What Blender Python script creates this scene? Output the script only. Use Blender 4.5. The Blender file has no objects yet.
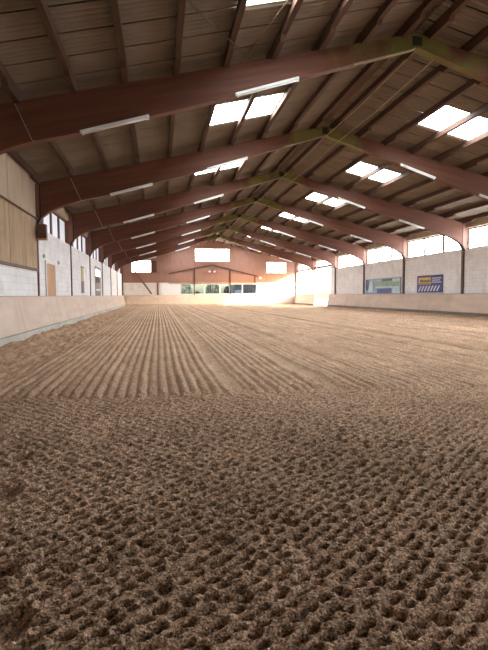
import bpy, math, random
import numpy as np
from mathutils import Matrix, Vector

sc = bpy.context.scene
C = bpy.data.collections.new('riding_hall'); sc.collection.children.link(C)
random.seed(7)

# ------------------------------------------------------------------ camera
F_PX, YAW, PITCH, ROLL = 484.4, 0.1741, 0.0624, 0.0054
CAM = Vector((-6.033, 0.0, 1.2266))
cy, sy = math.cos(YAW), math.sin(YAW); cp, sp = math.cos(PITCH), math.sin(PITCH)
r0 = Vector((cy, -sy, 0)); f0 = Vector((sy, cy, 0)); up0 = Vector((0, 0, 1))
fw = f0*cp - up0*sp; u0 = up0*cp + f0*sp
rt = r0*math.cos(ROLL) - u0*math.sin(ROLL); upv = u0*math.cos(ROLL) + r0*math.sin(ROLL)
cam = bpy.data.cameras.new('camera'); cam.sensor_fit = 'VERTICAL'; cam.sensor_height = 24
cam.lens = F_PX*24/650; cam.clip_start = 0.05; cam.clip_end = 500
co = bpy.data.objects.new('camera', cam); C.objects.link(co)
M = Matrix((rt, upv, -fw)).transposed().to_4x4(); M.translation = CAM
co.matrix_world = M
sc.camera = co

# ------------------------------------------------------------------ world, sun, exposure
SUN_DIR = Vector((-1.0, 1.0, -0.41)).normalized()       # low sun from the door side
w = bpy.data.worlds.new('sky'); sc.world = w; w.use_nodes = True
nt = w.node_tree; nt.nodes.clear()
sky = nt.nodes.new('ShaderNodeTexSky'); sky.sky_type = 'NISHITA'; sky.sun_disc = False
sky.sun_elevation = math.radians(16); sky.sun_rotation = math.radians(135); sky.dust_density = 2.5
bg = nt.nodes.new('ShaderNodeBackground'); bg.inputs['Strength'].default_value = 1.0
wo = nt.nodes.new('ShaderNodeOutputWorld')
nt.links.new(sky.outputs[0], bg.inputs[0]); nt.links.new(bg.outputs[0], wo.inputs[0])
sl_ = bpy.data.lights.new('sun', 'SUN'); sl_.energy = 20.0; sl_.angle = math.radians(0.6); sl_.color = (1, 0.96, 0.90)
so = bpy.data.objects.new('sun', sl_); C.objects.link(so)
so.rotation_euler = SUN_DIR.to_track_quat('-Z', 'Y').to_euler(); so.location = (30, 10, 20)
vs = sc.view_settings; vs.view_transform = 'Standard'; vs.look = 'None'; vs.gamma = 1; vs.use_curve_mapping = False
vs.exposure = 0.9
SKYLIGHT_E, RIGHT_E, LEFT_E, END_E = 11.0, 9.5, 0.26, 14.0

# ------------------------------------------------------------------ hall numbers (metres)
Y1, DY = 10.9, 6.3139
FY = lambda k: Y1 + (k-1)*DY
END, REAR = FY(8), FY(-2)
SL = 0.237                      # roof slope
ZT = 7.28                       # frame top at ridge
ZS = 7.50                       # underside of the sheets at ridge
WT = 3.55                       # masonry top

# ------------------------------------------------------------------ materials
def mat(name, col, rough=0.8, var=0.12, scale=(3, 3, 3), bump=0.0, bscale=60, spec=0.25, stain=None, metallic=0):
    m = bpy.data.materials.new(name); m.use_nodes = True
    n = m.node_tree.nodes; l = m.node_tree.links; b = n['Principled BSDF']
    b.inputs['Roughness'].default_value = rough; b.inputs['Metallic'].default_value = metallic
    b.inputs['Specular IOR Level'].default_value = spec
    tc = n.new('ShaderNodeNewGeometry'); mp = n.new('ShaderNodeMapping'); mp.inputs['Scale'].default_value = scale
    l.new(tc.outputs['Position'], mp.inputs['Vector'])
    no = n.new('ShaderNodeTexNoise'); no.inputs['Scale'].default_value = 1; no.inputs['Detail'].default_value = 6
    l.new(mp.outputs[0], no.inputs['Vector'])
    rp = n.new('ShaderNodeValToRGB')
    rp.color_ramp.elements[0].position = 0.3; rp.color_ramp.elements[1].position = 0.7
    rp.color_ramp.elements[0].color = tuple(c*(1-var) for c in col) + (1,)
    rp.color_ramp.elements[1].color = tuple(min(1, c*(1+var)) for c in col) + (1,)
    l.new(no.outputs['Fac'], rp.inputs[0]); out = rp.outputs[0]
    if stain:
        scol, sscale, lo, hi, amt = stain
        n2 = n.new('ShaderNodeTexNoise'); n2.inputs['Scale'].default_value = sscale; n2.inputs['Detail'].default_value = 5
        l.new(tc.outputs['Position'], n2.inputs['Vector'])
        mr = n.new('ShaderNodeMapRange'); mr.inputs[1].default_value = lo; mr.inputs[2].default_value = hi; mr.inputs[4].default_value = amt
        l.new(n2.outputs['Fac'], mr.inputs[0])
        mx = n.new('ShaderNodeMix'); mx.data_type = 'RGBA'; l.new(mr.outputs[0], mx.inputs[0])
        l.new(out, mx.inputs[6]); mx.inputs[7].default_value = scol + (1,); out = mx.outputs[2]
    l.new(out, b.inputs['Base Color'])
    if bump:
        n3 = n.new('ShaderNodeTexNoise'); n3.inputs['Scale'].default_value = bscale; n3.inputs['Detail'].default_value = 4
        l.new(tc.outputs['Position'], n3.inputs['Vector'])
        bp = n.new('ShaderNodeBump'); bp.inputs['Strength'].default_value = bump; bp.inputs['Distance'].default_value = 0.02
        l.new(n3.outputs['Fac'], bp.inputs['Height']); l.new(bp.outputs[0], b.inputs['Normal'])
    m['out'] = 0
    return m

def glulam():
    m = mat('glulam_brown', (0.125, 0.045, 0.024), 0.62, 0.20, (0.7, 6, 12), 0.12, 40, 0.3)
    n = m.node_tree.nodes; l = m.node_tree.links; b = n['Principled BSDF']
    src = b.inputs['Base Color'].links[0].from_socket
    g = n.new('ShaderNodeNewGeometry'); sx = n.new('ShaderNodeSeparateXYZ'); l.new(g.outputs['Position'], sx.inputs[0])
    # lamella lines parallel to the rafter
    ab = n.new('ShaderNodeMath'); ab.operation = 'ABSOLUTE'; l.new(sx.outputs[0], ab.inputs[0])
    mu = n.new('ShaderNodeMath'); mu.operation = 'MULTIPLY_ADD'; mu.inputs[1].default_value = SL; l.new(ab.outputs[0], mu.inputs[0]); l.new(sx.outputs[2], mu.inputs[2])
    dv = n.new('ShaderNodeMath'); dv.operation = 'DIVIDE'; dv.inputs[1].default_value = 0.045; l.new(mu.outputs[0], dv.inputs[0])
    wn = n.new('ShaderNodeTexWhiteNoise'); wn.noise_dimensions = '1D'
    fl = n.new('ShaderNodeMath'); fl.operation = 'FLOOR'; l.new(dv.outputs[0], fl.inputs[0]); l.new(fl.outputs[0], wn.inputs['W'])
    mr = n.new('ShaderNodeMapRange'); mr.inputs[3].default_value = 0.93; mr.inputs[4].default_value = 1.06; l.new(wn.outputs['Value'], mr.inputs[0])
    mm = n.new('ShaderNodeMix'); mm.data_type = 'RGBA'; mm.blend_type = 'MULTIPLY'; mm.inputs[0].default_value = 1
    l.new(src, mm.inputs[6]); l.new(mr.outputs[0], mm.inputs[7])
    cb = n.new('ShaderNodeCombineXYZ'); l.new(ab.outputs[0], cb.inputs[0]); l.new(sx.outputs[1], cb.inputs[1]); l.new(mu.outputs[0], cb.inputs[2])
    l.new(cb.outputs[0], n['Mapping'].inputs['Vector'])
    # green algae near the leaking ridge
    n2 = n.new('ShaderNodeTexNoise'); n2.inputs['Scale'].default_value = 1.6; n2.inputs['Detail'].default_value = 4; l.new(g.outputs['Position'], n2.inputs['Vector'])
    d = n.new('ShaderNodeMapRange'); d.inputs[1].default_value = 0.3; d.inputs[2].default_value = 3.0; d.inputs[3].default_value = 0.36; d.inputs[4].default_value = -0.22
    l.new(ab.outputs[0], d.inputs[0])
    ad = n.new('ShaderNodeMath'); ad.operation = 'ADD'; l.new(n2.outputs['Fac'], ad.inputs[0]); l.new(d.outputs[0], ad.inputs[1])
    th = n.new('ShaderNodeMapRange'); th.inputs[1].default_value = 0.55; th.inputs[2].default_value = 0.8; th.inputs[4].default_value = 0.9; l.new(ad.outputs[0], th.inputs[0])
    mx = n.new('ShaderNodeMix'); mx.data_type = 'RGBA'; l.new(th.outputs[0], mx.inputs[0]); l.new(mm.outputs[2], mx.inputs[6]); mx.inputs[7].default_value = (0.17, 0.155, 0.035, 1)
    l.new(mx.outputs[2], b.inputs['Base Color'])
    return m

def masonry(axis, col=(0.87, 0.87, 0.88)):
    m = mat('white_painted_masonry_' + axis, col, 0.75, 0.07, (2, 2, 2), 0, 40, 0.2, stain=((0.40, 0.37, 0.34), 0.9, 0.55, 0.85, 0.5))
    n = m.node_tree.nodes; l = m.node_tree.links; b = n['Principled BSDF']
    src = b.inputs['Base Color'].links[0].from_socket
    g = n.new('ShaderNodeNewGeometry'); s = n.new('ShaderNodeSeparateXYZ'); l.new(g.outputs['Position'], s.inputs[0])
    c = n.new('ShaderNodeCombineXYZ'); l.new(s.outputs[1 if axis == 'y' else 0], c.inputs[0]); l.new(s.outputs[2], c.inputs[1])
    br = n.new('ShaderNodeTexBrick'); br.inputs['Scale'].default_value = 1.0; br.inputs['Brick Width'].default_value = 0.5; br.inputs['Row Height'].default_value = 0.20
    br.inputs['Mortar Size'].default_value = 0.012; br.inputs['Mortar Smooth'].default_value = 0.3
    br.inputs['Color1'].default_value = (1, 1, 1, 1); br.inputs['Color2'].default_value = (0.94, 0.94, 0.95, 1); br.inputs['Mortar'].default_value = (0.86, 0.85, 0.85, 1)
    l.new(c.outputs[0], br.inputs['Vector'])
    mm = n.new('ShaderNodeMix'); mm.data_type = 'RGBA'; mm.blend_type = 'MULTIPLY'; mm.inputs[0].default_value = 1
    l.new(src, mm.inputs[6]); l.new(br.outputs['Color'], mm.inputs[7]); l.new(mm.outputs[2], b.inputs['Base Color'])
    bp = n.new('ShaderNodeBump'); bp.inputs['Strength'].default_value = 0.25; bp.inputs['Distance'].default_value = 0.012; bp.invert = True
    l.new(br.outputs['Fac'], bp.inputs['Height']); l.new(bp.outputs[0], b.inputs['Normal'])
    return m

def lit(name, col, e):
    m = bpy.data.materials.new(name); m.use_nodes = True
    b = m.node_tree.nodes['Principled BSDF']; b.inputs['Base Color'].default_value = (0.7, 0.7, 0.7, 1); b.inputs['Roughness'].default_value = 0.5
    b.inputs['Emission Color'].default_value = col + (1,); b.inputs['Emission Strength'].default_value = e
    return m

def glass():
    m = bpy.data.materials.new('clear_glass'); m.use_nodes = True
    n = m.node_tree.nodes; l = m.node_tree.links; n.remove(n['Principled BSDF'])
    t = n.new('ShaderNodeBsdfTransparent'); t.inputs[0].default_value = (0.58, 0.62, 0.63, 1)
    g = n.new('ShaderNodeBsdfGlossy'); g.inputs['Roughness'].default_value = 0.03
    fr = n.new('ShaderNodeFresnel'); fr.inputs[0].default_value = 1.45
    mx = n.new('ShaderNodeMixShader'); l.new(fr.outputs[0], mx.inputs[0]); l.new(t.outputs[0], mx.inputs[1]); l.new(g.outputs[0], mx.inputs[2])
    l.new(mx.outputs[0], n['Material Output'].inputs['Surface'])
    return m

def sand():
    m = mat('riding_sand', (0.41, 0.280, 0.198), 0.95, 0.16, (2.2, 2.2, 2.2), 0, 60, 0.1, stain=((0.28, 0.19, 0.125), 0.55, 0.45, 0.7, 0.6))
    n = m.node_tree.nodes; l = m.node_tree.links; b = n['Principled BSDF']
    src = b.inputs['Base Color'].links[0].from_socket
    g = n.new('ShaderNodeNewGeometry')
    # pale wood-fibre flecks and dark crumbs
    v = n.new('ShaderNodeTexVoronoi'); v.inputs['Scale'].default_value = 130; l.new(g.outputs['Position'], v.inputs['Vector'])
    rp = n.new('ShaderNodeValToRGB'); e = rp.color_ramp.elements
    e[0].color = (0.40, 0.37, 0.33, 1); e[1].color = (2.5, 2.4, 2.2, 1); e[0].position = 0.1; e[1].position = 0.95
    s = n.new('ShaderNodeSeparateColor'); l.new(v.outputs['Color'], s.inputs[0]); l.new(s.outputs[0], rp.inputs[0])
    mm = n.new('ShaderNodeMix'); mm.data_type = 'RGBA'; mm.blend_type = 'MULTIPLY'; mm.inputs[0].default_value = 0.85
    l.new(src, mm.inputs[6]); l.new(rp.outputs[0], mm.inputs[7]); l.new(mm.outputs[2], b.inputs['Base Color'])
    n3 = n.new('ShaderNodeTexNoise'); n3.inputs['Scale'].default_value = 95; n3.inputs['Detail'].default_value = 4; n3.inputs['Roughness'].default_value = 0.7
    l.new(g.outputs['Position'], n3.inputs['Vector'])
    bp = n.new('ShaderNodeBump'); bp.inputs['Strength'].default_value = 0.9; bp.inputs['Distance'].default_value = 0.02
    l.new(n3.outputs['Fac'], bp.inputs['Height']); l.new(bp.outputs[0], b.inputs['Normal'])
    return m

MT = dict(
    glulam=glulam(), purlin=mat('purlin_wood', (0.088, 0.046, 0.029), 0.75, 0.25, (8, 1.2, 8), 0.1, 30),
    post=mat('dark_steel_post', (0.13, 0.085, 0.07), 0.6, 0.15), iron=mat('dark_iron', (0.03, 0.028, 0.022), 0.6, 0.2),
    postwood=mat('pink_post_wood', (0.24, 0.115, 0.085), 0.7, 0.15, (8, 8, 1.5)),
    sheet=mat('fibre_cement_sheet', (0.215, 0.17, 0.128), 0.9, 0.18, (0.8, 0.8, 0.8), 0.1, 80, 0.15, stain=((0.14, 0.105, 0.08), 0.8, 0.5, 0.75, 0.6)),
    cover=mat('leak_blocker', (0.02, 0.018, 0.015), 0.9, 0.1),
    mason_y=masonry('y'), mason_x=masonry('x'),
    gable=mat('gable_board', (0.31, 0.175, 0.135), 0.75, 0.12, (9, 1, 0.7), 0.08, 30),
    tan=mat('tan_board', (0.42, 0.30, 0.19), 0.75, 0.2, (3, 5, 0.6), 0.1, 30, stain=((0.26, 0.17, 0.10), 1.3, 0.5, 0.75, 0.6)),
    pale=mat('pale_board', (0.47, 0.37, 0.27), 0.8, 0.12, (3, 3, 0.8), 0.08, 30, stain=((0.36, 0.26, 0.18), 0.9, 0.5, 0.8, 0.5)),
    kick=mat('kickboard_ply', (0.64, 0.51, 0.42), 0.7, 0.09, (2, 0.8, 4), 0.05, 30, stain=((0.46, 0.34, 0.27), 0.8, 0.5, 0.8, 0.6)),
    cap=mat('kickboard_cap', (0.52, 0.38, 0.29), 0.7, 0.1),
    plinth=mat('concrete_plinth', (0.50, 0.48, 0.43), 0.85, 0.12, (3, 3, 3), 0.15, 50, stain=((0.30, 0.27, 0.22), 1.5, 0.45, 0.7, 0.6)),
    plinth_dark=mat('dark_plinth', (0.22, 0.18, 0.15), 0.9, 0.15, (3, 3, 3), 0.15, 50),
    brownframe=mat('brown_window_frame', (0.12, 0.055, 0.04), 0.6, 0.15),
    door=mat('oak_door', (0.50, 0.29, 0.16), 0.6, 0.2, (4, 8, 0.8), 0.05, 30),
    white=mat('white_enamel', (0.72, 0.71, 0.68), 0.4, 0.04), tube=mat('lamp_tube', (0.82, 0.82, 0.80), 0.25, 0.02),
    board=mat('white_panel', (0.72, 0.74, 0.78), 0.5, 0.04), grey=mat('grey_box', (0.22, 0.22, 0.23), 0.6, 0.1),
    zinc=mat('zinc', (0.42, 0.42, 0.40), 0.45, 0.1, metallic=0.6), rope=mat('rope', (0.34, 0.27, 0.18), 0.9, 0.2),
    mossrod=mat('weathered_rod', (0.10, 0.09, 0.05), 0.8, 0.2),
    blue=mat('banner_blue', (0.055, 0.07, 0.24), 0.5, 0.08), navy=mat('banner_navy', (0.03, 0.035, 0.12), 0.5, 0.08),
    yellow=mat('banner_yellow', (0.66, 0.46, 0.10), 0.5, 0.1), lblue=mat('banner_light_blue', (0.23, 0.38, 0.58), 0.5, 0.25, (2, 2, 2)),
    green=mat('banner_green', (0.28, 0.40, 0.20), 0.5, 0.25, (2, 2, 2)), cyan=mat('banner_pale', (0.50, 0.62, 0.66), 0.5, 0.15, (3, 3, 3)),
    paleyel=mat('cloth_cream', (0.70, 0.58, 0.36), 0.9, 0.1), mauve=mat('cloth_mauve', (0.33, 0.24, 0.28), 0.9, 0.1),
    darkglass=mat('dark_glass', (0.16, 0.18, 0.18), 0.12, 0.1, spec=0.5), redw=mat('red_white', (0.55, 0.20, 0.16), 0.5, 0.05),
    leaf=mat('leaf', (0.07, 0.09, 0.055), 0.7, 0.3, (4, 4, 4)), bark=mat('bark', (0.10, 0.075, 0.055), 0.9, 0.2),
    shed=mat('grey_shed', (0.16, 0.17, 0.18), 0.7, 0.1), gravel=mat('yard_gravel', (0.45, 0.41, 0.35), 0.95, 0.15, (2, 2, 2), 0.3, 30),
    sky_panel=lit('frosted_skylight', (0.88, 0.95, 1.0), SKYLIGHT_E), right_pane=lit('frosted_pane_sunny', (0.90, 0.95, 1.0), RIGHT_E),
    left_pane=lit('frosted_pane_shade', (0.78, 0.86, 1.0), LEFT_E), end_pane=lit('frosted_pane_gable', (1, 0.98, 0.96), END_E),
    glass=glass(), sand=sand())

# ------------------------------------------------------------------ helpers
def link(o, parent=None):
    C.objects.link(o)
    if parent: o.parent = parent
    return o
class MB:
    def __init__(s): s.v, s.f = [], []
    def add(s, v, f):
        k = len(s.v); s.v += [tuple(p) for p in v]; s.f += [tuple(i+k for i in q) for q in f]; return s
    def box(s, x0, x1, y0, y1, z0, z1):
        x0, x1 = sorted((x0, x1)); y0, y1 = sorted((y0, y1)); z0, z1 = sorted((z0, z1))
        return s.add([(x0,y0,z0),(x1,y0,z0),(x1,y1,z0),(x0,y1,z0),(x0,y0,z1),(x1,y0,z1),(x1,y1,z1),(x0,y1,z1)],
                     [(0,3,2,1),(4,5,6,7),(0,1,5,4),(1,2,6,5),(2,3,7,6),(3,0,4,7)])
    def prism(s, poly, axis, a, b):      # poly in the other two axes, extruded a..b
        n = len(poly)
        pt = {'y': lambda p, t: (p[0], t, p[1]), 'x': lambda p, t: (t, p[0], p[1]), 'z': lambda p, t: (p[0], p[1], t)}[axis]
        v = [pt(p, a) for p in poly] + [pt(p, b) for p in poly]
        ar = sum(poly[i][0]*poly[(i+1) % n][1] - poly[(i+1) % n][0]*poly[i][1] for i in range(n))
        flip = (ar > 0) == (axis in 'xz')
        f = [tuple(range(n)), tuple(range(2*n-1, n-1, -1))] + [(i, i+n, (i+1) % n + n, (i+1) % n) for i in range(n)]
        if (b > a) == flip: f = [tuple(reversed(q)) for q in f]
        return s.add(v, f)
    def tube(s, pts, r, n=6):
        pts = [Vector(p) for p in pts]; rings = []
        for i, p in enumerate(pts):
            d = (pts[min(i+1, len(pts)-1)] - pts[max(i-1, 0)]).normalized()
            a = d.orthogonal().normalized(); c = d.cross(a)
            rings.append([p + a*r*math.cos(2*math.pi*k/n) + c*r*math.sin(2*math.pi*k/n) for k in range(n)])
        v = [q for g in rings for q in g]
        f = [(i*n+k, i*n+(k+1) % n, (i+1)*n+(k+1) % n, (i+1)*n+k) for i in range(len(pts)-1) for k in range(n)]
        f += [tuple(range(n-1, -1, -1)), tuple((len(pts)-1)*n+k for k in range(n))]
        return s.add(v, f)
    def mesh(s, name, m, smooth=False):
        me = bpy.data.meshes.new(name); me.from_pydata(s.v, [], s.f); me.materials.append(m)
        if smooth: me.shade_smooth()
        me.update(); return me
    def obj(s, name, m, parent=None, smooth=False):
        return link(bpy.data.objects.new(name, s.mesh(name, m, smooth)), parent)
def empty(name, loc=(0, 0, 0)):
    o = bpy.data.objects.new(name, None); o.location = loc; o.empty_display_size = 0.2; C.objects.link(o); return o
def tag(o, label=None, cat=None, group=None, kind=None):
    if label: o['label'] = label
    if cat: o['category'] = cat
    if group: o['group'] = group
    if kind: o['kind'] = kind
    return o
def struct(o, label=None): return tag(o, label, None, None, 'structure')
def under(o, root):                    # parent to an empty, keeping world placement
    o.parent = root; o.matrix_parent_inverse = Matrix.Translation(-Vector(root.location)); return o
ORD = ['', 'first', 'second', 'third', 'fourth', 'fifth', 'sixth', 'seventh', 'eighth', 'ninth', 'tenth']

# ------------------------------------------------------------------ sand floor
rng = np.random.default_rng(3)
_tab = rng.random((256, 256))
def vnoise(x, y):
    xi = np.floor(x).astype(int); yi = np.floor(y).astype(int); fx = x-xi; fy = y-yi
    fx = fx*fx*(3-2*fx); fy = fy*fy*(3-2*fy)
    g = lambda i, j: _tab[i % 256, j % 256]
    return (g(xi, yi)*(1-fx)+g(xi+1, yi)*fx)*(1-fy) + (g(xi, yi+1)*(1-fx)+g(xi+1, yi+1)*fx)*fy - 0.5
def sstep(a, b, t):
    t = np.clip((t-a)/(b-a), 0, 1); return t*t*(3-2*t)
def hsh(i, j, k):
    return _tab[(i*7+k*31) % 256, (j*13+k*57) % 256]
def pits(x, y):
    """prints of the ring roller: files of hoof-sized pits, steep on the far side"""
    SX, SY = 0.118, 0.056
    h = np.zeros_like(x); j0 = np.round(y/SY).astype(int)
    for dj in (-2, -1, 0, 1, 2):
        j = j0+dj
        sh = (j % 2)*0.5*SX + 0.010*j
        i0 = np.round((x-sh)/SX).astype(int)
        for di in (-1, 0, 1):
            i = i0+di
            px = i*SX+sh+(hsh(i, j, 1)-.5)*0.036; py = j*SY+(hsh(i, j, 2)-.5)*0.034
            rx = 0.025+0.012*hsh(i, j, 4); ry = 0.016+0.008*hsh(i, j, 5)
            dx = (x-px)/rx; dy = (y-py-0.22*(x-px))/ry; dy = np.where(dy > 0, dy*1.35, dy*0.9)
            d2 = dx**2+dy**2
            h -= (0.034+0.056*hsh(i, j, 3))*np.exp(-d2**2)
            h += 0.007*np.exp(-((np.sqrt(d2)-1.6)/0.45)**2)*hsh(i, j, 6)
    return h
def height(X, Y):
    edge = 6.0 - 0.06*(X+5) + 0.25*vnoise(X*2.3, Y*1.1) + 0.1*vnoise(X*9, Y*3)
    far = sstep(-0.12, 0.15, Y-edge)
    near = 1-far
    h = 0.030*vnoise(X*1.1, Y*1.1) + 0.016*vnoise(X*5, Y*5)
    if Y.min() < 7:
        hp = pits(X, Y)*(0.55+0.45*sstep(6.2, 3.5, Y))
        hp += 0.016*vnoise(X*14, Y*14) + 0.011*vnoise(X*51+9, Y*51) + 0.010*vnoise(X*105, Y*105+5)
        for hx, hy, r in ((-7.11, 3.92, .075), (-7.02, 3.22, .085), (-6.62, 1.9, .07), (-6.75, 2.3, .06)):
            d = np.sqrt((X-hx)**2+((Y-hy)/1.25)**2)/r
            hp = hp*(1-np.exp(-d**4)) - 0.055*np.exp(-d**4) + 0.012*np.exp(-((d-1.45)/.35)**2)
        h = h + near*hp
    # harrow furrows with smooth wheel tracks
    wob = 0.03*vnoise(Y*0.35, X*0.15) + 0.012*vnoise(Y*1.7, X*0.6+30)
    P = 0.135; u = (X+wob)/P
    ridge = np.abs(np.sin(np.pi*u))**0.8
    amp = 0.070*sstep(-8.35, -7.9, X)*(1-0.30*sstep(-4.0, -2.6, X))*(1-0.35*sstep(3, 6, X))
    amp = amp*(0.55+0.45*hsh(np.floor(u).astype(int), np.zeros_like(X, dtype=int)+4, 2))*(0.8+0.5*vnoise(Y*3.1, np.floor(u)*3.7))
    track = np.zeros_like(X)
    for tx, tw in ((-5.02, .14), (-3.72, .15), (-0.6, .14), (0.75, .14), (3.4, .12), (5.3, .14)):
        track = np.maximum(track, np.exp(-((X+wob*2-tx)/tw)**4))
    g2 = (X+wob*1.5)/0.93; g2 = (g2-np.round(g2))*0.93
    groove = sstep(-3.6, -2.8, X)*sstep(6.0, 10.0, Y)*np.exp(-(g2/0.055)**2)*(0.5+hsh(np.round((X+wob*1.5)/0.93).astype(int), np.zeros_like(X, dtype=int)+9, 5))
    track = np.maximum(track, np.clip(groove*1.3, 0, 1)*1.0)
    hf = -0.035*groove + (amp*ridge)*(1-track) - 0.022*track + 0.016*vnoise(X*30, Y*14) + 0.012*vnoise(X*60, Y*33)
    # trodden outer track along the wall with doors
    rough = sstep(-8.0, -8.5, X)*sstep(60, 20, Y)
    hf = hf + rough*(0.075*vnoise(X*6.5, Y*2.4) + 0.05*vnoise(X*13+4, Y*5.2))
    h = h + far*hf
    bank = sstep(1.1, 0.3, np.minimum(np.minimum(10-X, X+10), (END-Y)*0.7))
    return h + 0.10*bank + 0.05*sstep(45, 54, Y) - 0.018
def grid(xs, ys):   # xs: function row-> x array (rows x cols arrays)
    X, Y = xs, ys; H = height(X, Y)
    r, c = X.shape
    v = np.stack([X, Y, H], -1).reshape(-1, 3)
    i = np.arange(r*c).reshape(r, c)
    f = np.stack([i[:-1, :-1], i[:-1, 1:], i[1:, 1:], i[1:, :-1]], -1).reshape(-1, 4)
    return v, f
def build_floor():
    parts = []
    # near fan, finer towards the viewer
    yr = 0.9*np.exp(np.linspace(0, math.log(6.9/0.9), 620))
    t = np.linspace(0, 1, 720)
    xl = np.maximum(-9.62, -6.9-0.36*yr); xr = -4.6+0.80*yr
    parts.append(grid(xl[:, None]+(xr-xl)[:, None]*t[None], np.repeat(yr[:, None], len(t), 1)))
    # beside and behind the near fan
    def coarse(x0, x1, y0, y1, nx, ny):
        a, b = np.meshgrid(np.linspace(x0, x1, nx), np.linspace(y0, y1, ny)); parts.append(grid(a, b))
    # the far field
    yf = 6.9*np.exp(np.linspace(0, math.log((END-0.05)/6.9), 330))
    xf = np.linspace(-9.95, 9.95, 900)
    a, b = np.meshgrid(xf, yf); parts.append(grid(a, b))
    n1 = 160
    t = np.linspace(0, 1, n1)
    x0 = np.full_like(yr, -9.95); parts.append(grid(x0[::4, None]+(xl-x0)[::4, None]*t[None, ::4], np.repeat(yr[::4, None], len(t[::4]), 1)))
    x1 = np.full_like(yr, 9.95); parts.append(grid(xr[::2, None]+(x1-xr)[::2, None]*t[None], np.repeat(yr[::2, None], n1, 1)))
    coarse(-9.95, 9.95, REAR, 0.9, 160, 80)
    V = []; Fc = []; k = 0
    for v, f in parts: V.append(v); Fc.append(f+k); k += len(v)
    V = np.concatenate(V).astype(np.float32); Fc = np.concatenate(Fc).astype(np.int32)
    me = bpy.data.meshes.new('floor')
    me.vertices.add(len(V)); me.vertices.foreach_set('co', V.ravel())
    me.loops.add(len(Fc)*4); me.loops.foreach_set('vertex_index', Fc.ravel())
    me.polygons.add(len(Fc)); me.polygons.foreach_set('loop_start', np.arange(0, len(Fc)*4, 4, dtype=np.int32))
    me.polygons.foreach_set('loop_total', np.full(len(Fc), 4, dtype=np.int32))
    me.update(calc_edges=True); me.validate(); me.shade_smooth(); me.materials.append(MT['sand'])
    return struct(link(bpy.data.objects.new('floor', me)), 'brown riding sand, pitted by a roller in front and harrowed into furrows behind')
build_floor()
gmb = MB()
for x0, x1, y0, y1 in ((10.3, 90, -60, 140), (-90, -10.3, -60, 140), (-10.3, 10.3, END+0.35, 140), (-10.3, 10.3, -60, REAR-.35)):
    gmb.add([(x0, y0, -.03), (x1, y0, -.03), (x1, y1, -.03), (x0, y1, -.03)], [(0, 1, 2, 3)])
struct(gmb.obj('ground', MT['gravel']), 'pale gravel yard outside the open doorway')

# ------------------------------------------------------------------ walls
def rects_minus(y0, y1, z0, z1, holes):
    """split a rectangle into boxes around rectangular holes"""
    ys = sorted({y0, y1, *[h[0] for h in holes], *[h[1] for h in holes]}); ys = [y for y in ys if y0 <= y <= y1]
    out = []
    for a, b in zip(ys[:-1], ys[1:]):
        hs = sorted((h[2], h[3]) for h in holes if h[0] <= a+1e-6 and h[1] >= b-1e-6); z = z0
        for h0, h1 in hs:
            if h0 > z: out.append((a, b, z, h0))
            z = max(z, h1)
        if z < z1: out.append((a, b, z, z1))
    return out
PANEL_END = 17.08
m = MB()
for a, b, z0, z1 in rects_minus(REAR, END, -.1, WT, []): m.box(-10.25, -10.0, a, b, z0, z1)
wall_left = struct(m.obj('wall_left', MT['mason_y']), 'white painted masonry side wall with doors')
DOOR0, DOOR1 = 43.62, FY(7)-0.1
m = MB()
holes = [(DOOR0, DOOR1, -.1, 3.87), (FY(7)+.1, END-.15, 1.15, 3.87), *[(6.0+i*.8, 6.55+i*.8, 2.1, 2.6) for i in range(6)], (11.15, 11.7, 2.1, 2.6), (11.95, 12.5, 2.1, 2.6)]  # small openings out of view are added to throw a sun patch on the floor
for a, b, z0, z1 in rects_minus(REAR, END, -.1, WT, holes): m.box(10.0, 10.25, a, b, z0, min(z1, WT))
wall_right = struct(m.obj('wall_right', MT['mason_y']), 'white painted masonry side wall with banners')
# end wall: masonry below, boards above
m = MB()
for a, b, z0, z1 in rects_minus(-10.25, 10.25, -.1, 2.62, [(-3.6, 5.2, 1.3, 2.5)]): m.box(a, b, END, END+.25, z0, z1)
wall_end = struct(m.obj('wall_back', MT['mason_x']), 'gable end wall, white masonry below pinkish boards')
EW = [(-8.9, -6.8, 3.74, 5.07), (-1.9, 2.02, 5.01, 6.43), (6.34, 8.67, 3.73, 4.97)]
xs = [-10.25]
for a, b in ((-10.25, -8.9), (-8.9, -6.8), (-6.8, -1.9), (-1.9, 2.02), (2.02, 6.34), (6.34, 8.67), (8.67, 10.25)):
    n = max(1, round((b-a)/0.75)); xs += [a+(b-a)*(i+1)/n for i in range(n)]
roof = lambda x: ZS+0.02 - SL*abs(x)
for i, (a, b) in enumerate(zip(xs[:-1], xs[1:])):
    hs = [h for h in EW if h[0] <= a+1e-4 and h[1] >= b-1e-4]
    spans = [(2.62, None)] if not hs else [(2.62, hs[0][2]), (hs[0][3], None)]
    for z0, z1 in spans:
        g = 0.004; off = 0.006*(i % 2)
        top = [(b-g, z1), (a+g, z1)] if z1 else ([(b-g, roof(b)), (0, roof(0)), (a+g, roof(a))] if a < 0 < b else [(b-g, roof(b)), (a+g, roof(a))])
        MB().prism([(a+g, z0), (b-g, z0)] + top, 'y', END-0.03-off, END+0.06).obj('board', MT['gable'], wall_end)
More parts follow.
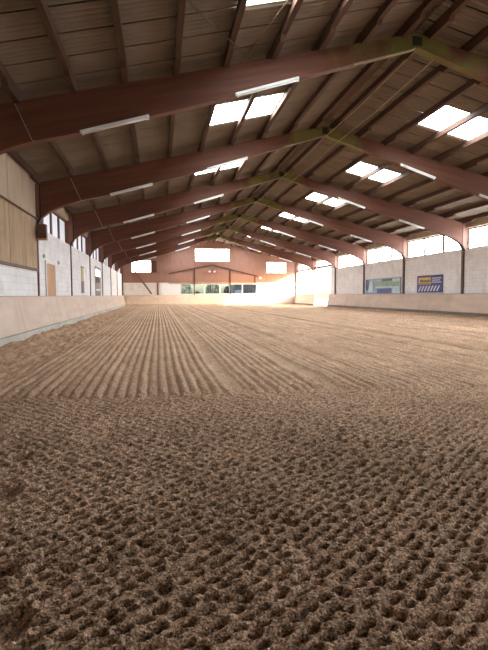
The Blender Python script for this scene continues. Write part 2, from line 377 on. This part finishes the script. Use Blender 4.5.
# backing rails behind the boards, around the windows
m = MB()
for a, b in zip(xs[:-1], xs[1:]):
    hs = [h for h in EW if h[0] <= a+1e-4 and h[1] >= b-1e-4]
    for z0, z1 in ([(2.62, None)] if not hs else [(2.62, hs[0][2]), (hs[0][3], None)]):
        ps = [(a, z0), (b, z0)] + ([(b, z1), (a, z1)] if z1 else ([(b, roof(b)), (0, roof(0)), (a, roof(a))] if a < 0 < b else [(b, roof(b)), (a, roof(a))]))
        m.prism(ps, 'y', END+.065, END+.2)
m.obj('backing', MT['purlin'], wall_end)
# rear wall behind the camera
m = MB(); m.prism([(-10.25, -.1), (10.25, -.1), (10.25, roof(10.25)), (0, roof(0)), (-10.25, roof(10.25))], 'y', REAR-.25, REAR)
struct(m.obj('wall_front', MT['mason_x']), 'white gable wall closing the hall at its near end')

# near boarded section of the left wall
yy = PANEL_END
while yy > REAR+0.2:
    y0 = max(REAR+.02, yy-1.5)
    MB().box(-9.995, -9.955, y0+.012, yy-.012, 2.12, 3.72).obj('wood_panel', MT['tan'], wall_left)
    yy = y0 if y0 > REAR+.1 else REAR
yy = PANEL_END
while yy > REAR+0.2:
    y0 = max(REAR+.02, yy-3.0)
    MB().prism([(-10.0, 3.80), (-9.965, 3.80), (-9.965, 5.10), (-10.0, 5.10)], 'y', y0+.006, yy-.006).obj('upper_panel', MT['pale'], wall_left)
    yy = y0 if y0 > REAR+.1 else REAR
MB().box(-10.25, -10.0, REAR, PANEL_END, WT, 5.1).obj('backing', MT['pale'], wall_left)
MB().box(-10.0, -9.93, REAR+.02, PANEL_END, 2.04, 2.12).obj('rail', MT['post'], wall_left)
MB().tube([(-9.93, REAR+.05, 3.76), (-9.93, 12, 3.77), (-9.93, PANEL_END, 3.76)], 0.028).obj('pipe', MT['post'], wall_left)

# ------------------------------------------------------------------ clerestory windows
wn = [0]
def window(y0, y1, z0, z1, side, pane, npan, label):
    wn[0] += 1
    root = empty('window_%d' % wn[0], (side*10.1, (y0+y1)/2, z0)); struct(root, label)
    mw = .085 if side > 0 else .14
    X0, X1 = side*10.15, side*10.24
    f = MB(); f.box(X0, X1, y0, y1, z0, z0+.07); f.box(X0, X1, y0, y1, z1-.08, z1); f.box(X0, X1, y0, y0+.08, z0+.07, z1-.08); f.box(X0, X1, y1-.08, y1, z0+.07, z1-.08)
    under(f.obj('window_frame', MT['brownframe']), root)
    for i in range(npan):
        a = y0+.08+(y1-y0-.16)*i/npan; b = y0+.08+(y1-y0-.16)*(i+1)/npan
        if i: under(MB().box(X0, X1, a-mw, a+mw, z0+.07, z1-.08).obj('mullion', MT['brownframe']), root)
        a2 = a+(mw if i else 0); b2 = b-(mw if i < npan-1 else 0)
        under(MB().box(side*10.19, side*10.205, a2, b2, z0+.07, z1-.08).obj('pane', MT[pane]), root)
for k in range(2, 8):
    window(FY(k)+.1, FY(k+1)-(.1 if k < 7 else .02), WT, 4.63, -1, 'left_pane', 4, 'bluish clerestory window above the wall with doors, %s bay from the gable wall' % ORD[8-k])
for k in range(-2, 8):
    z0 = WT if k < 6 else 4.0
    window(FY(k)+.1, FY(k+1)-(.1 if k < 7 else .02), z0, 4.66, 1, 'right_pane', 3, 'bright clerestory window above the banner wall, %s bay from the gable wall' % ORD[8-k])
m = MB(); m.box(10.0, 10.24, FY(6)+.1, END-.02, 3.87, 4.0); struct(m.obj('trim_1', MT['brownframe']), 'brown lintel beam over the open doorway')
# eave boards above the clerestory, both sides
for n_, s_, y0 in (('trim_2', -1, PANEL_END), ('trim_3', 1, REAR)):
    struct(MB().prism([(s_*10.02, 4.63 if s_ < 0 else 4.66), (s_*10.24, 4.63 if s_ < 0 else 4.66), (s_*10.24, 5.02), (s_*10.02, 5.07)], 'y', y0, END).obj(n_, MT['pale']), 'pale eave board above the clerestory on the %s' % ('wall with doors' if s_ < 0 else 'banner wall'))
# gable windows
for i, (a, b, z0, z1) in enumerate(EW):
    wn[0] += 1
    root = empty('window_%d' % wn[0], ((a+b)/2, END, z0)); struct(root, ['bright gable window beside the leaning brown pole', 'wide bright gable window under the ridge', 'bright gable window beside the sunlit corner'][i])
    f = MB(); y0, y1 = END-.06, END+.1; t = .05
    f.box(a, b, y0, y1, z0, z0+t); f.box(a, b, y0, y1, z1-t, z1); f.box(a, a+t, y0, y1, z0+t, z1-t); f.box(b-t, b, y0, y1, z0+t, z1-t)
    under(f.obj('window_frame', MT['white']), root)
    under(MB().box(a+t, b-t, END+.02, END+.035, z0+t, z1-t).obj('pane', MT['end_pane']), root)
    if i == 0:
        under(MB().box(b+.06, b+.62, END-.14, END-.06, z0+.02, z1-.02).obj('shutter', MT['brownframe']), root)
# window band in the masonry
wn[0] += 1
root = empty('window_%d' % wn[0], (0.8, END, 1.3)); struct(root, 'row of clear panes in the white masonry under the gable trim')
f = MB(); f.box(-3.6, 5.2, END-.02, END+.2, 1.3, 1.38); f.box(-3.6, 5.2, END-.02, END+.2, 2.42, 2.5); f.box(-3.6, -3.52, END-.02, END+.2, 1.38, 2.42); f.box(5.12, 5.2, END-.02, END+.2, 1.38, 2.42)
under(f.obj('window_frame', MT['white']), root)
edges = [-3.52, -2.0, -0.9, 0.9, 2.02, 3.5, 5.12]
for i, (a, b) in enumerate(zip(edges[:-1], edges[1:])):
    a2 = a+(.06 if i else 0); b2 = b-(.06 if i < 5 else 0)
    under(MB().box(a2, b2, END+.1, END+.11, 1.38, 2.42).obj('pane', MT['glass']), root)
    if i: under(MB().box(a-.06, a+.06, END-.01, END+.19, 1.38, 2.42).obj('mullion', MT['white']), root)
# white panel beside it
struct(MB().box(-5.9, -3.75, END-.06, END-.002, 1.26, 2.55).obj('trim_4', MT['board']), 'smooth bluish white panel between brown post and clear panes')
# gable-shaped brown trim with posts
tr = empty('trim_5', (0, END, 2.6)); struct(tr, 'brown low gable-shaped timber trim with posts on the end wall')
Yt0, Yt1 = END-.14, END-.045
def bar(x0, z0, x1, z1, wd, name):
    d = Vector((x1-x0, z1-z0)).normalized(); n = Vector((-d.y, d.x))*wd/2
    under(MB().prism([(x0-n.x, z0-n.y), (x1-n.x, z1-n.y), (x1+n.x, z1+n.y), (x0+n.x, z0+n.y)], 'y', Yt0, Yt1).obj(name, MT['brownframe']), tr)
bar(-4.85, 3.62, 0, 4.62, .13, 'rafter_trim'); bar(0, 4.62, 5.3, 3.32, .13, 'rafter_trim')
for x, zt in ((-2.03, 4.13), (2.06, 4.05), (4.95, 3.32)): bar(x, 1.24 if x < 3 else 2.6, x, zt, .13, 'post')
bar(-6.1, 1.24, -6.1, 2.62, .16, 'post'); bar(-4.9, 2.56, 5.2, 2.56, .06, 'rail'); bar(6.05, 1.24, 6.05, 2.6, .07, 'post')

# ------------------------------------------------------------------ frames
HP = [(0, 6.96), (1.4, 6.53), (2.7, 6.11), (5.3, 5.29), (7.6, 4.63), (8.55, 4.40), (9.0, 4.25), (9.3, 4.13), (9.6, 3.97), (9.81, 3.80)]
TH = 0.11
def frame_meshes():
    out = {}
    for s_, nm in ((-1, 'l'), (1, 'r')):
        top = [(s_*0.015, ZT-.005), (s_*9.81, ZT-SL*9.81)]
        low = [(s_*max(x, .015), z) for x, z in reversed(HP)]
        poly = top + low
        out['rafter'+nm] = MB().prism(poly, 'y', -TH, TH).mesh('rafter', MT['glulam'])
        out['post'+nm] = MB().prism([(s_*9.85, 3.76), (s_*10.0, 3.56), (s_*10.15, 3.56), (s_*10.15, 4.87), (s_*9.85, 4.94)], 'y', -.095, .095).mesh('upper_post', MT['postwood'])
        out['col'+nm] = (MB().box(9.90, 9.999, -.07, .07, -.1, 3.5) if s_ > 0 else MB().box(-9.95, -9.999, -.05, .05, -.1, 3.5)).mesh('column', MT['post'])
        m = MB().prism([(s_*9.81, ZT-SL*9.81), (s_*9.81, 3.79), (s_*9.955, 3.50), (s_*9.999, 3.50), (s_*9.999, 3.54), (s_*9.85, 3.80), (s_*9.85, ZT-SL*9.85)], 'y', -.12, .12)
        out['strap'+nm] = m.mesh('joint_strip', MT['iron'])  # dark strip along the joint between rafter end and post
        out['conduit'+nm] = MB().tube([(s_*8.85, -.125, 5.13), (s_*8.55, -.125, 4.44), (s_*8.50, -.125, 4.40)], .009, 5).mesh('conduit', MT['zinc'])
    p = MB(); p.box(-.12, .12, -.125, -.11, 7.0, 7.2)
    out['plate'] = p.mesh('ridge_plate', MT['iron'])
    for q, (bx, bz) in enumerate(((-.07, 7.05), (.07, 7.05), (-.07, 7.15), (.07, 7.15))):
        out['bolt%d' % q] = MB().box(bx-.018, bx+.018, -.145, -.125, bz-.018, bz+.018).mesh('bolt', MT['iron'])
    out['strip'] = MB().tube([(-1.55, -.10, 6.47), (-.05, -.10, 6.925)], .022, 6).mesh('cable_strip', MT['rope'])
    return out
FM = frame_meshes()
for k in range(-1, 8):
    root = empty('timber_frame', (0, FY(k), 0))
    lab = 'brown glulam portal frame across the hall, %s from the gable end wall' % ORD[8-k]
    if k == 1: lab = 'brown glulam portal frame with the strongest green algae at its peak, seventh from gable wall'
    tag(root, lab, 'roof frame', 'glulam portal frames')
    for key in ('rafterl', 'rafterr', 'postl', 'postr', 'coll', 'colr', 'strapl', 'strapr', 'conduitl', 'plate', 'strip', 'bolt0', 'bolt1', 'bolt2', 'bolt3'):
        me = FM[key]
        link(bpy.data.objects.new(me.name.split('.')[0], me), root)
# small end frame posts against the gable
for s_ in (-1, 1):
    struct(MB().box(s_*9.83, s_*10.0, END-.2, END-.06, .1, 4.9).obj('trim_%d' % (6 if s_ < 0 else 7), MT['post']), 'dark corner post where the %s meets the gable' % ('wall with doors' if s_ < 0 else 'banner wall'))

# ------------------------------------------------------------------ roof: purlins, corrugated sheets, skylights
ceiling = struct(empty('ceiling', (0, 0, 0)), 'corrugated sheet roof on brown purlins with translucent panels')
PX = [0.34, 1.33, 2.36, 3.43, 4.50, 5.57, 6.64, 7.70, 8.80, 9.86]
def purlin_mesh(deep):
    # profile along local y 0..DY, in z below 0 (top), haunched at both ends
    hh = 0.20; he = 0.27 if deep else 0.23
    prof = [(0, 0), (DY, 0), (DY, -hh), (DY, -he), (DY-.75, -he), (DY-.85, -hh), (1.0, -hh), (0.9, -he*.98), (0, -he)]
    prof = [(0, 0), (DY, 0), (DY, -hh-.06), (DY-.90, -hh-.06), (DY-.98, -hh+.03), (1.0, -hh+.03), (.92, -hh-.06), (0, -hh-.06)]
    return MB().prism(prof, 'x', -.055, .055).mesh('purlin', MT['purlin'])
PM = purlin_mesh(True)
for k in range(-2, 8):
    for x in PX:
        for s_ in (-1, 1):
            o = bpy.data.objects.new('purlin', PM); link(o, ceiling)
            o.location = (s_*x, FY(k), ZS - SL*x - .0); o.rotation_euler = (0, s_*math.atan(SL)*.0, 0)
# sheets
NW = 5; SW = DY/8; AMP = 0.034
def sheet_mesh(x0, x1, s_):
    n = NW*6; v = []; f = []
    for i in range(n+1):
        t = i/n; y = t*(SW-.042); z = AMP*math.sin(2*math.pi*NW*t*SW/(SW)) + 0.022 + (0.015*t - 0.008)
        for x in (x0, x1): v.append((s_*x, y, z - SL*x))
    for i in range(n):
        q = (2*i, 2*i+2, 2*i+3, 2*i+1); f.append(q if s_ < 0 else q[::-1])
    return v, f
ROWS = [(0.0, 2.46), (2.44, 4.50), (4.48, 10.30)]
SHEETS = {}
for r, (a, b) in enumerate(ROWS):
    for s_ in (-1, 1):
        v, f = sheet_mesh(a, b, s_); mb = MB(); mb.add(v, f); SHEETS[r, s_] = (mb, mb.mesh('roof_sheet', MT['sheet'], True), mb.mesh('skylight_sheet', MT['sky_panel'], True))
LAP0 = Y1 - 0.30
i0 = int(math.floor((REAR-LAP0)/SW)); i1 = int(math.ceil((END-LAP0)/SW))
rest = MB(); cover = MB()
for i in range(i0, i1):
    y = LAP0+i*SW
    for r in range(3):
        for s_ in (-1, 1):
            mb, me, ms = SHEETS[r, s_]
            if r == 1 and i % 8 in (4, 5) and y > (0 if s_ > 0 else 7):  # unseen skylights near the camera kept on one side only, for the sand's light
                o = link(bpy.data.objects.new('skylight_sheet', ms), ceiling); o['label'] = 'translucent white corrugated sheet'
                a, b = ROWS[r]; zc = ZS+.10
                MB().add([(s_*a, y, zc-SL*a), (s_*b, y, zc-SL*b), (s_*b, y+SW, zc-SL*b), (s_*a, y+SW, zc-SL*a)], [(0, 1, 2, 3)]).obj('sun_blocker', MT['sky_panel'], ceiling)  # unseen sheet added over each skylight to stop sun slipping past its edges
            else:
                a, b = ROWS[r]
                zc = ZS+.10
                cover.add([(s_*a, y, zc-SL*a), (s_*b, y, zc-SL*b), (s_*b, y+SW, zc-SL*b), (s_*a, y+SW, zc-SL*a)], [(0, 1, 2, 3)])
                if not (7.2 < y < 46.5):
                    rest.add([(p[0], p[1]+y, p[2]+ZS) for p in mb.v], mb.f); continue
                o = link(bpy.data.objects.new('roof_sheet', me), ceiling)
            o.location = (0, y, ZS)
o = rest.obj('corrugated_sheeting', MT['sheet'], ceiling, True); o['kind'] = 'stuff'
cover.obj('leak_blocker', MT['cover'], ceiling)  # dark layer added above the roof sheets to block sky through their gaps
MB().box(-.1, .1, REAR, END, ZS-.03, ZS+.0).obj('ridge_board', MT['purlin'], ceiling)

# steel rods of the wind bracing, cables along the ridge
zr = lambda x: ZT + .02 - SL*abs(x)
for p0, p1, r_, nm in (((-7.6, FY(0)+.13, zr(7.6)), (-3.95, FY(1)-.13, zr(3.95)), .009, 'bracing_rod'), ((-2.8, FY(0)+.13, zr(2.8)), (-4.2, FY(1)-.13, zr(4.2)-.03), .008, 'bracing_rod'), ((-.05, FY(1)-1.0, 7.36), (-.05, FY(1)-.13, 7.33), .03, 'ridge_bar')):
    MB().tube([p0, p1], r_, 6).obj(nm, MT['mossrod'], ceiling)
for x, z in ((0.0, 6.92), (0.48, 6.76)):
    pts = []
    for k in range(1, 8):
        pts.append((x, FY(k), z)); pts.append((x, FY(k)+DY/2, z-.07))
    tag(MB().tube(pts[:-1], .012, 5).obj('cable', MT['rope']), ['thin pale cable strung from frame peak to frame peak', 'thin pale cable strung beside the frame peaks on the banner side'][0 if x == 0 else 1], 'cable')

# ------------------------------------------------------------------ tube lamps on the frames
def lower(x):
    x = abs(x)
    for (a, za), (b, zb) in zip(HP[:-1], HP[1:]):
        if a <= x <= b: return za+(zb-za)*(x-a)/(b-a)
for k in range(0, 8):
    for s_ in (-1, 1):
        for a, b, hi in ((2.88, 4.30, 'high'), (6.16, 7.57, 'low')):
            za, zb = lower(a)-.05, lower(b)-.05
            root = empty('tube_lamp', (s_*(a+b)/2, FY(k)-.19, (za+zb)/2))
            tag(root, 'white tube lamp %s on the %s rafter of the %s frame from the gable wall' % (hi, 'banner-side' if s_ > 0 else 'door-side', ORD[8-k]), 'lamp', 'tube lamps on the rafters')
            dx, dz = s_*(a-b)/2, (za-zb)/2; L = math.hypot(dx, dz); ux, uz = dx/L, dz/L
            def P(t, n): return (ux*t - uz*n, uz*t + ux*n) if s_ < 0 else (ux*t + uz*n, uz*t - ux*n)
            m = MB(); m.prism([P(-L, 0), P(L, 0), P(L, .05), P(-L, .05)], 'y', -.045, .045); m.obj('housing', MT['white'], root)
            m = MB(); m.tube([(P(-L+.06, -.025)[0], -.02, P(-L+.06, -.025)[1]), (P(L-.06, -.025)[0], -.02, P(L-.06, -.025)[1])], .018, 8); m.obj('tube', MT['tube'], root, True)
            for t in (-L+.02, L-.06):
                m = MB(); m.prism([P(t, -.045), P(t+.04, -.045), P(t+.04, 0), P(t, 0)], 'y', -.04, .01); m.obj('socket', MT['white'], root)

# ------------------------------------------------------------------ kickboards
def kick_side(s_, segs, label):
    root = empty('kickboard', (s_*9.7, (segs[0][0]+segs[-1][1])/2, 0)); tag(root, label, 'kickboard')
    for y0, y1 in segs:
        n = max(1, round((y1-y0)/3.157)); w_ = (y1-y0)/n
        for i in range(n):
            a, b = y0+i*w_+.004, y0+(i+1)*w_-.004
            under(MB().prism([(s_*9.60, .26), (s_*9.63, .25), (s_*9.815, 1.20), (s_*9.785, 1.20)], 'y', a, b).obj('panel', MT['kick']), root)
        under(MB().box(s_*9.775, s_*9.825, y0, y1, 1.20, 1.225).obj('cap', MT['cap']), root)
        pm = MT['plinth'] if s_ < 0 else MT['plinth_dark']  # the banner-side plinth has a darker grey-brown colour
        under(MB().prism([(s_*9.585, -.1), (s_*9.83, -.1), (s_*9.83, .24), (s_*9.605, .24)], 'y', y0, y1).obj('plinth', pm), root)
kick_side(-1, [(REAR+.05, END-.3)], 'pale sloping wooden kickboard along the wall with doors')
kick_side(1, [(REAR+.05, DOOR0), (47.6, END-.3)], 'sloping wooden kickboard along the banner wall, broken by the doorway')
root = empty('kickboard', (0, END-.3, 0)); tag(root, 'sloping wooden kickboard across the foot of the gable wall', 'kickboard')
ye = END
n = 6; w_ = 19.1/n
for i in range(n):
    a, b = -9.55+i*w_+.004, -9.55+(i+1)*w_-.004
    under(MB().prism([(ye-.42, .26), (ye-.39, .25), (ye-.20, 1.20), (ye-.23, 1.20)], 'x', a, b).obj('panel', MT['kick']), root)
under(MB().box(-9.77, 9.77, ye-.24, ye-.19, 1.20, 1.225).obj('cap', MT['cap']), root)
under(MB().prism([(ye-.435, -.1), (ye-.19, -.1), (ye-.19, .24), (ye-.415, .24)], 'x', -9.57, 9.57).obj('plinth', MT['plinth']), root)

# ------------------------------------------------------------------ doors and things on the walls
def door(name, y0, y1, z1, label, glazed):
    root = empty(name, (-10, (y0+y1)/2, 0)); struct(root, label)
    f = MB(); t = .09; X = (-9.998, -9.95)
    f.box(*X, y0-t, y0, .05, z1+t); f.box(*X, y1, y1+t, .05, z1+t); f.box(*X, y0, y1, z1, z1+t)
    under(f.obj('door_frame', MT['white'] if not glazed else MT['grey']), root)
    if glazed:
        l = MB(); l.box(-9.99, -9.965, y0, y0+.12, .05, z1); l.box(-9.99, -9.965, y1-.12, y1, .05, z1); l.box(-9.99, -9.965, y0+.12, y1-.12, z1-.12, z1); l.box(-9.99, -9.965, y0+.12, y1-.12, 1.55, 1.65)
        under(l.obj('leaf_frame', MT['white']), root)
        under(MB().box(-9.985, -9.975, y0+.12, y1-.12, 1.65, z1-.5).obj('pane', MT['darkglass']), root)
        under(MB().box(-9.985, -9.975, y0+.12, y1-.12, .05, 1.55).obj('pane', MT['darkglass']), root)
        under(MB().box(-9.985, -9.975, y0+.12, y1-.12, z1-.5, z1-.12).obj('reflection_pane', MT['right_pane']), root)  # glowing pane stands in for the bright reflection in the door glass
    else:
        n = 5; w_ = (y1-y0)/n
        for i in range(n): under(MB().box(-9.99, -9.955-.004*(i % 2), y0+i*w_+.004, y0+(i+1)*w_-.004, .05, z1-.01).obj('plank', MT['door']), root)
        h = MB(); h.box(-9.955, -9.90, y1-.14, y1-.11, 1.05, 1.08); h.box(-9.92, -9.90, y1-.26, y1-.11, 1.05, 1.08); under(h.obj('handle', MT['iron']), root)
door('door_1', 18.38, 19.85, 2.40, 'brown wooden plank door in the white wall beside the boarded section', False)
door('door_2', 32.3, 34.7, 3.0, 'grey glazed door with a bright reflection set into its top pane in the white wall', True)
# small fittings beside the plank door
r_ = empty('wooden_box', (-9.8, FY(2)-.3, 3.08)); tag(r_, 'dark brown wooden box fixed to the column at the end of the boarding', 'box')
under(MB().box(-9.90, -9.62, FY(2)-.36, FY(2)-.14, 3.10, 3.56).obj('body', MT['brownframe']), r_)
under(MB().box(-9.91, -9.605, FY(2)-.375, FY(2)-.125, 3.06, 3.10).obj('base_board', MT['door']), r_)
under(MB().box(-9.95, -9.83, FY(2)-.14, FY(2)-.10, 3.2, 3.4).obj('bracket', MT['iron']), r_)
r_ = empty('cloth_banner', (-9.98, 26.8, 1.3)); tag(r_, 'narrow hanging cloth, cream above and mauve below, on the white wall', 'banner')
def cloth(z0, z1, nm, mt):
    v = []; f = []; n = 10
    for i in range(n+1):
        y = 26.35+.95*i/n; x = -9.965+.02*math.sin(i*1.7)
        ins = .12 if nm == 'upper_cloth' else 0
        v += [(x, y, z0), (x, y+(.0 if 0 < i < n else (ins if i == 0 else -ins)), z1)]
    for i in range(n): f.append((2*i, 2*i+2, 2*i+3, 2*i+1))
    o = MB().add(v, f).obj(nm, MT[mt]); md = o.modifiers.new('thick', 'SOLIDIFY'); md.thickness = .008; under(o, r_)
cloth(1.98, 2.72, 'upper_cloth', 'paleyel'); cloth(1.36, 1.98, 'lower_cloth', 'mauve')
under(MB().tube([(-9.96, 26.3, 2.73), (-9.96, 27.35, 2.73)], .018).obj('rod', MT['iron']), r_)
for y, z in ((18.1, 2.62), (20.6, 2.55)):
    r_ = empty('switch_box', (-9.97, y, z)); tag(r_, 'tiny grey switch box on the white wall %s the plank door' % ('above the near jamb of' if y < 19 else 'beside'), 'switch box')
    under(MB().box(-9.998, -9.95, y-.06, y+.06, z-.07, z+.07).obj('body', MT['zinc']), r_); under(MB().box(-9.95, -9.935, y-.025, y+.025, z-.03, z+.03).obj('rocker', MT['grey']), r_)

# striped blue banner: Y 25.3..28.2, z 1.3..2.33
def place(root, nm, mt, y0, y1, z0, z1, lay):
    under(MB().box(9.955-.003*lay, 9.96-.003*lay, y0, y1, z0, z1).obj(nm, MT[mt]), root)
def slat(root, nm, mt, pts, lay):
    under(MB().prism(pts, 'x', 9.952-.003*lay, 9.958-.003*lay).obj(nm, MT[mt]), root)
# on this wall larger Y is further away and lies towards the left of a person facing it
r_ = empty('banner', (9.96, 26.7, 1.3)); tag(r_, 'blue advertising banner with a yellow box and white diagonal stripes on white wall', 'banner')
y0, y1, z0, z1 = 25.35, 28.15, 1.30, 2.33
under(MB().box(9.955, 9.985, y0, y1, z0, z1).obj('sheet', MT['blue']), r_)
yv = lambda t: y1-(y1-y0)*t
place(r_, 'top_band', 'navy', yv(.99), yv(.01), 2.25, 2.32, 1)
place(r_, 'yellow_box', 'yellow', yv(.56), yv(.07), 1.80, 2.21, 2)
rr = random.Random(5)
t = .13
while t < .51:
    wd = .022+.02*rr.random(); hgt = .16 if t > .16 else .2
    slat(r_, 'lettering', 'navy', [(yv(t), 1.92), (yv(t+wd), 1.92), (yv(t+wd+.02), 1.92+hgt*(.6+.4*rr.random())), (yv(t+.02), 1.92+hgt*(.7+.3*rr.random()))], 4); t += wd+.016
place(r_, 'lettering', 'navy', yv(.52), yv(.10), 1.835, 1.865, 4)
for zz, a, b in ((2.12, .62, .95), (2.0, .62, .9), (1.88, .60, .95)):
    t = a
    while t < b:
        wd = .02+.05*rr.random(); place(r_, 'lettering', 'board', yv(min(t+wd, b)), yv(t), zz, zz+.05, 3); t += wd+.012
for i in range(7):
    t = .06+i*.118; slat(r_, 'stripe', 'board', [(yv(t), 1.38), (yv(t+.05), 1.38), (yv(t+.14), 1.70), (yv(t+.09), 1.70)], 3)
place(r_, 'bottom_band', 'navy', yv(.99), yv(.01), 1.305, 1.345, 1)
# long blue and green banner
r_ = empty('banner', (9.96, 33, 1.26)); tag(r_, 'long framed blue and green picture banner on the white wall', 'banner')
y0, y1, z0, z1 = 30.25, 35.75, 1.24, 2.30
under(MB().box(9.962, 9.985, y0, y1, z0, z1).obj('sheet', MT['lblue']), r_)
f = MB(); t_ = .05
f.box(9.94, 9.985, y0-t_, y1+t_, z0-t_, z0); f.box(9.94, 9.985, y0-t_, y1+t_, z1, z1+t_); f.box(9.94, 9.985, y0-t_, y0, z0, z1); f.box(9.94, 9.985, y1, y1+t_, z0, z1)
under(f.obj('banner_frame', MT['grey']), r_)
place(r_, 'corner_field', 'blue', yv(.09), yv(.0), 1.5, 2.3, 1)
slat(r_, 'pale_shape', 'cyan', [(yv(.06), 1.35), (yv(.24), 1.35), (yv(.20), 2.2), (yv(.14), 2.2)], 2)
place(r_, 'green_field', 'green', yv(.78), yv(.26), 1.88, 2.14, 1)
place(r_, 'dark_band', 'blue', yv(.78), yv(.5), 2.16, 2.29, 1)
place(r_, 'blue_field', 'blue', yv(.76), yv(.36), 1.28, 1.62, 1)
place(r_, 'pale_band', 'cyan', yv(.78), yv(.30), 1.66, 1.78, 2)
place(r_, 'pale_panel', 'cyan', yv(.97), yv(.79), 1.28, 1.75, 1); place(r_, 'green_panel', 'green', yv(.97), yv(.79), 1.78, 2.05, 1); place(r_, 'pale_panel', 'cyan', yv(.97), yv(.79), 2.08, 2.28, 1)

# end wall bits
r_ = tag(MB().tube([(-8.6, END-.18, 3.92), (-6.78, END-.33, 1.38)], .12, 4).obj('pole', MT['postwood']), 'brown squared pole leaning on the gable wall below a bright window', 'pole')
r_ = empty('round_sign', (5.6, END-.05, 3.15)); tag(r_, 'small round red and white sign at the foot of the gable trim', 'sign')
def disc(r, d0, d1, nm, mt, x=5.6, z=3.15):
    under(MB().prism([(x+r*math.cos(2*math.pi*i/20), z+r*math.sin(2*math.pi*i/20)) for i in range(20)], 'y', END-d1, END-d0).obj(nm, MT[mt]), r_)
disc(.20, .05, .06, 'rim', 'redw'); disc(.14, .06, .07, 'face', 'board')
r_ = empty('plaque', (0, END-.06, 3.85)); tag(r_, 'small carved plaque with pale figures under the gable trim peak', 'plaque')
under(MB().prism([(-.52, 3.66), (.52, 3.66), (.46, 4.02), (.16, 4.08), (0, 4.26), (-.16, 4.08), (-.46, 4.02)], 'y', END-.075, END-.045).obj('plate', MT['postwood']), r_)
for x in (-.28, .28): under(MB().prism([(x-.16, 3.78), (x+.1, 3.76), (x+.17, 3.9), (x+.05, 3.98), (x-.12, 3.95)], 'y', END-.09, END-.076).obj('figure', MT['board']), r_)
r_ = empty('grey_cabinet', (9.2, END-.3, 1.225)); tag(r_, 'grey box with a dark front standing on the kickboard in the sunlit corner', 'box')
under(MB().box(8.88, 9.55, END-.26, END-.04, 1.226, 1.82).obj('body', MT['zinc']), r_); under(MB().box(8.95, 9.48, END-.275, END-.261, 1.3, 1.74).obj('front', MT['grey']), r_)
# railing in the opening beside the gable
r_ = empty('railing', (9.9, 52, 1.2)); tag(r_, 'grey bar railing above the kickboard between doorway and gable', 'railing')
for z in (1.30, 2.12): under(MB().box(9.88, 9.92, FY(7)+.12, END-.22, z-.025, z+.025).obj('rail', MT['zinc']), r_)
yy = FY(7)+.15; i = 0
while yy < END-.22:
    under(MB().box(9.885, 9.915, yy, yy+(.09 if i % 8 == 0 else .03), 1.23 if i % 8 == 0 else 1.325, 2.095).obj('post' if i % 8 == 0 else 'bar', MT['zinc']), r_); yy += .19; i += 1
# sliding door leaf parked beside the doorway
r_ = empty('sliding_door', (10.3, 42.6, 0)); tag(r_, 'white sliding door pushed open beside the bright doorway', 'door')
for i in range(3): under(MB().box(9.945, 9.985, FY(6)+.14+i*.33, FY(6)+.46+i*.33, 1.24, 3.84).obj('board', MT['board']), r_)
under(MB().box(9.93, 9.944, FY(6)+.12, FY(6)+1.13, 3.7, 3.78).obj('rail', MT['iron']), r_)

# ------------------------------------------------------------------ outside, seen through the panes
def bush(x, y, h, r, seed, label):
    q = random.Random(seed); root = empty('bush', (x, y, 0)); tag(root, label, 'bush', 'shrubs in the yard behind the gable')
    m = MB()
    for i in range(7):
        a = q.uniform(0, 6.28); m.tube([(0, 0, -.02), (math.cos(a)*r*.3, math.sin(a)*r*.3, h*.5), (math.cos(a)*r*.6, math.sin(a)*r*.6, h*.85)], .03, 4)
    m.obj('stem', MT['bark'], root)
    m = MB()
    for i in range(700):
        d = Vector((q.gauss(0, 1), q.gauss(0, 1), q.gauss(0, 1))).normalized()*q.uniform(.5, 1)**.5
        p = Vector((d.x*r, d.y*r, h*.55+d.z*h*.45)); a = Vector((q.gauss(0, 1), q.gauss(0, 1), q.gauss(0, 1))).normalized(); b = a.orthogonal().normalized(); s_ = .09
        m.add([p-a*s_, p+b*s_*.6, p+a*s_, p-b*s_*.6], [(0, 1, 2, 3)])
    m.obj('foliage', MT['leaf'], root)
bush(-3.2, 58.2, 3.0, 1.15, 1, 'dark leafy shrub outside behind the panes beside the white panel')
bush(-1.5, 58.0, 1.7, .45, 2, 'small shrub outside between two taller shrubs')
bush(0.45, 58.5, 3.1, .85, 3, 'upright shrub outside behind the middle panes')
bush(2.1, 57.6, 2.3, .5, 4, 'low round shrub outside next to the grey shed')
r_ = empty('shed', (5.0, 60, 0)); tag(r_, 'dark grey shed in the yard seen through the panes', 'shed')
under(MB().box(3.0, 6.9, 58.5, 61.5, -.03, 3.0).obj('wall', MT['shed']), r_)
under(MB().prism([(2.75, 3.0), (7.15, 3.0), (4.95, 3.9)], 'y', 58.2, 61.8).obj('roof', MT['grey']), r_)
under(MB().box(3.15, 4.0, 58.43, 58.49, -.02, 1.8).obj('door', MT['board']), r_)
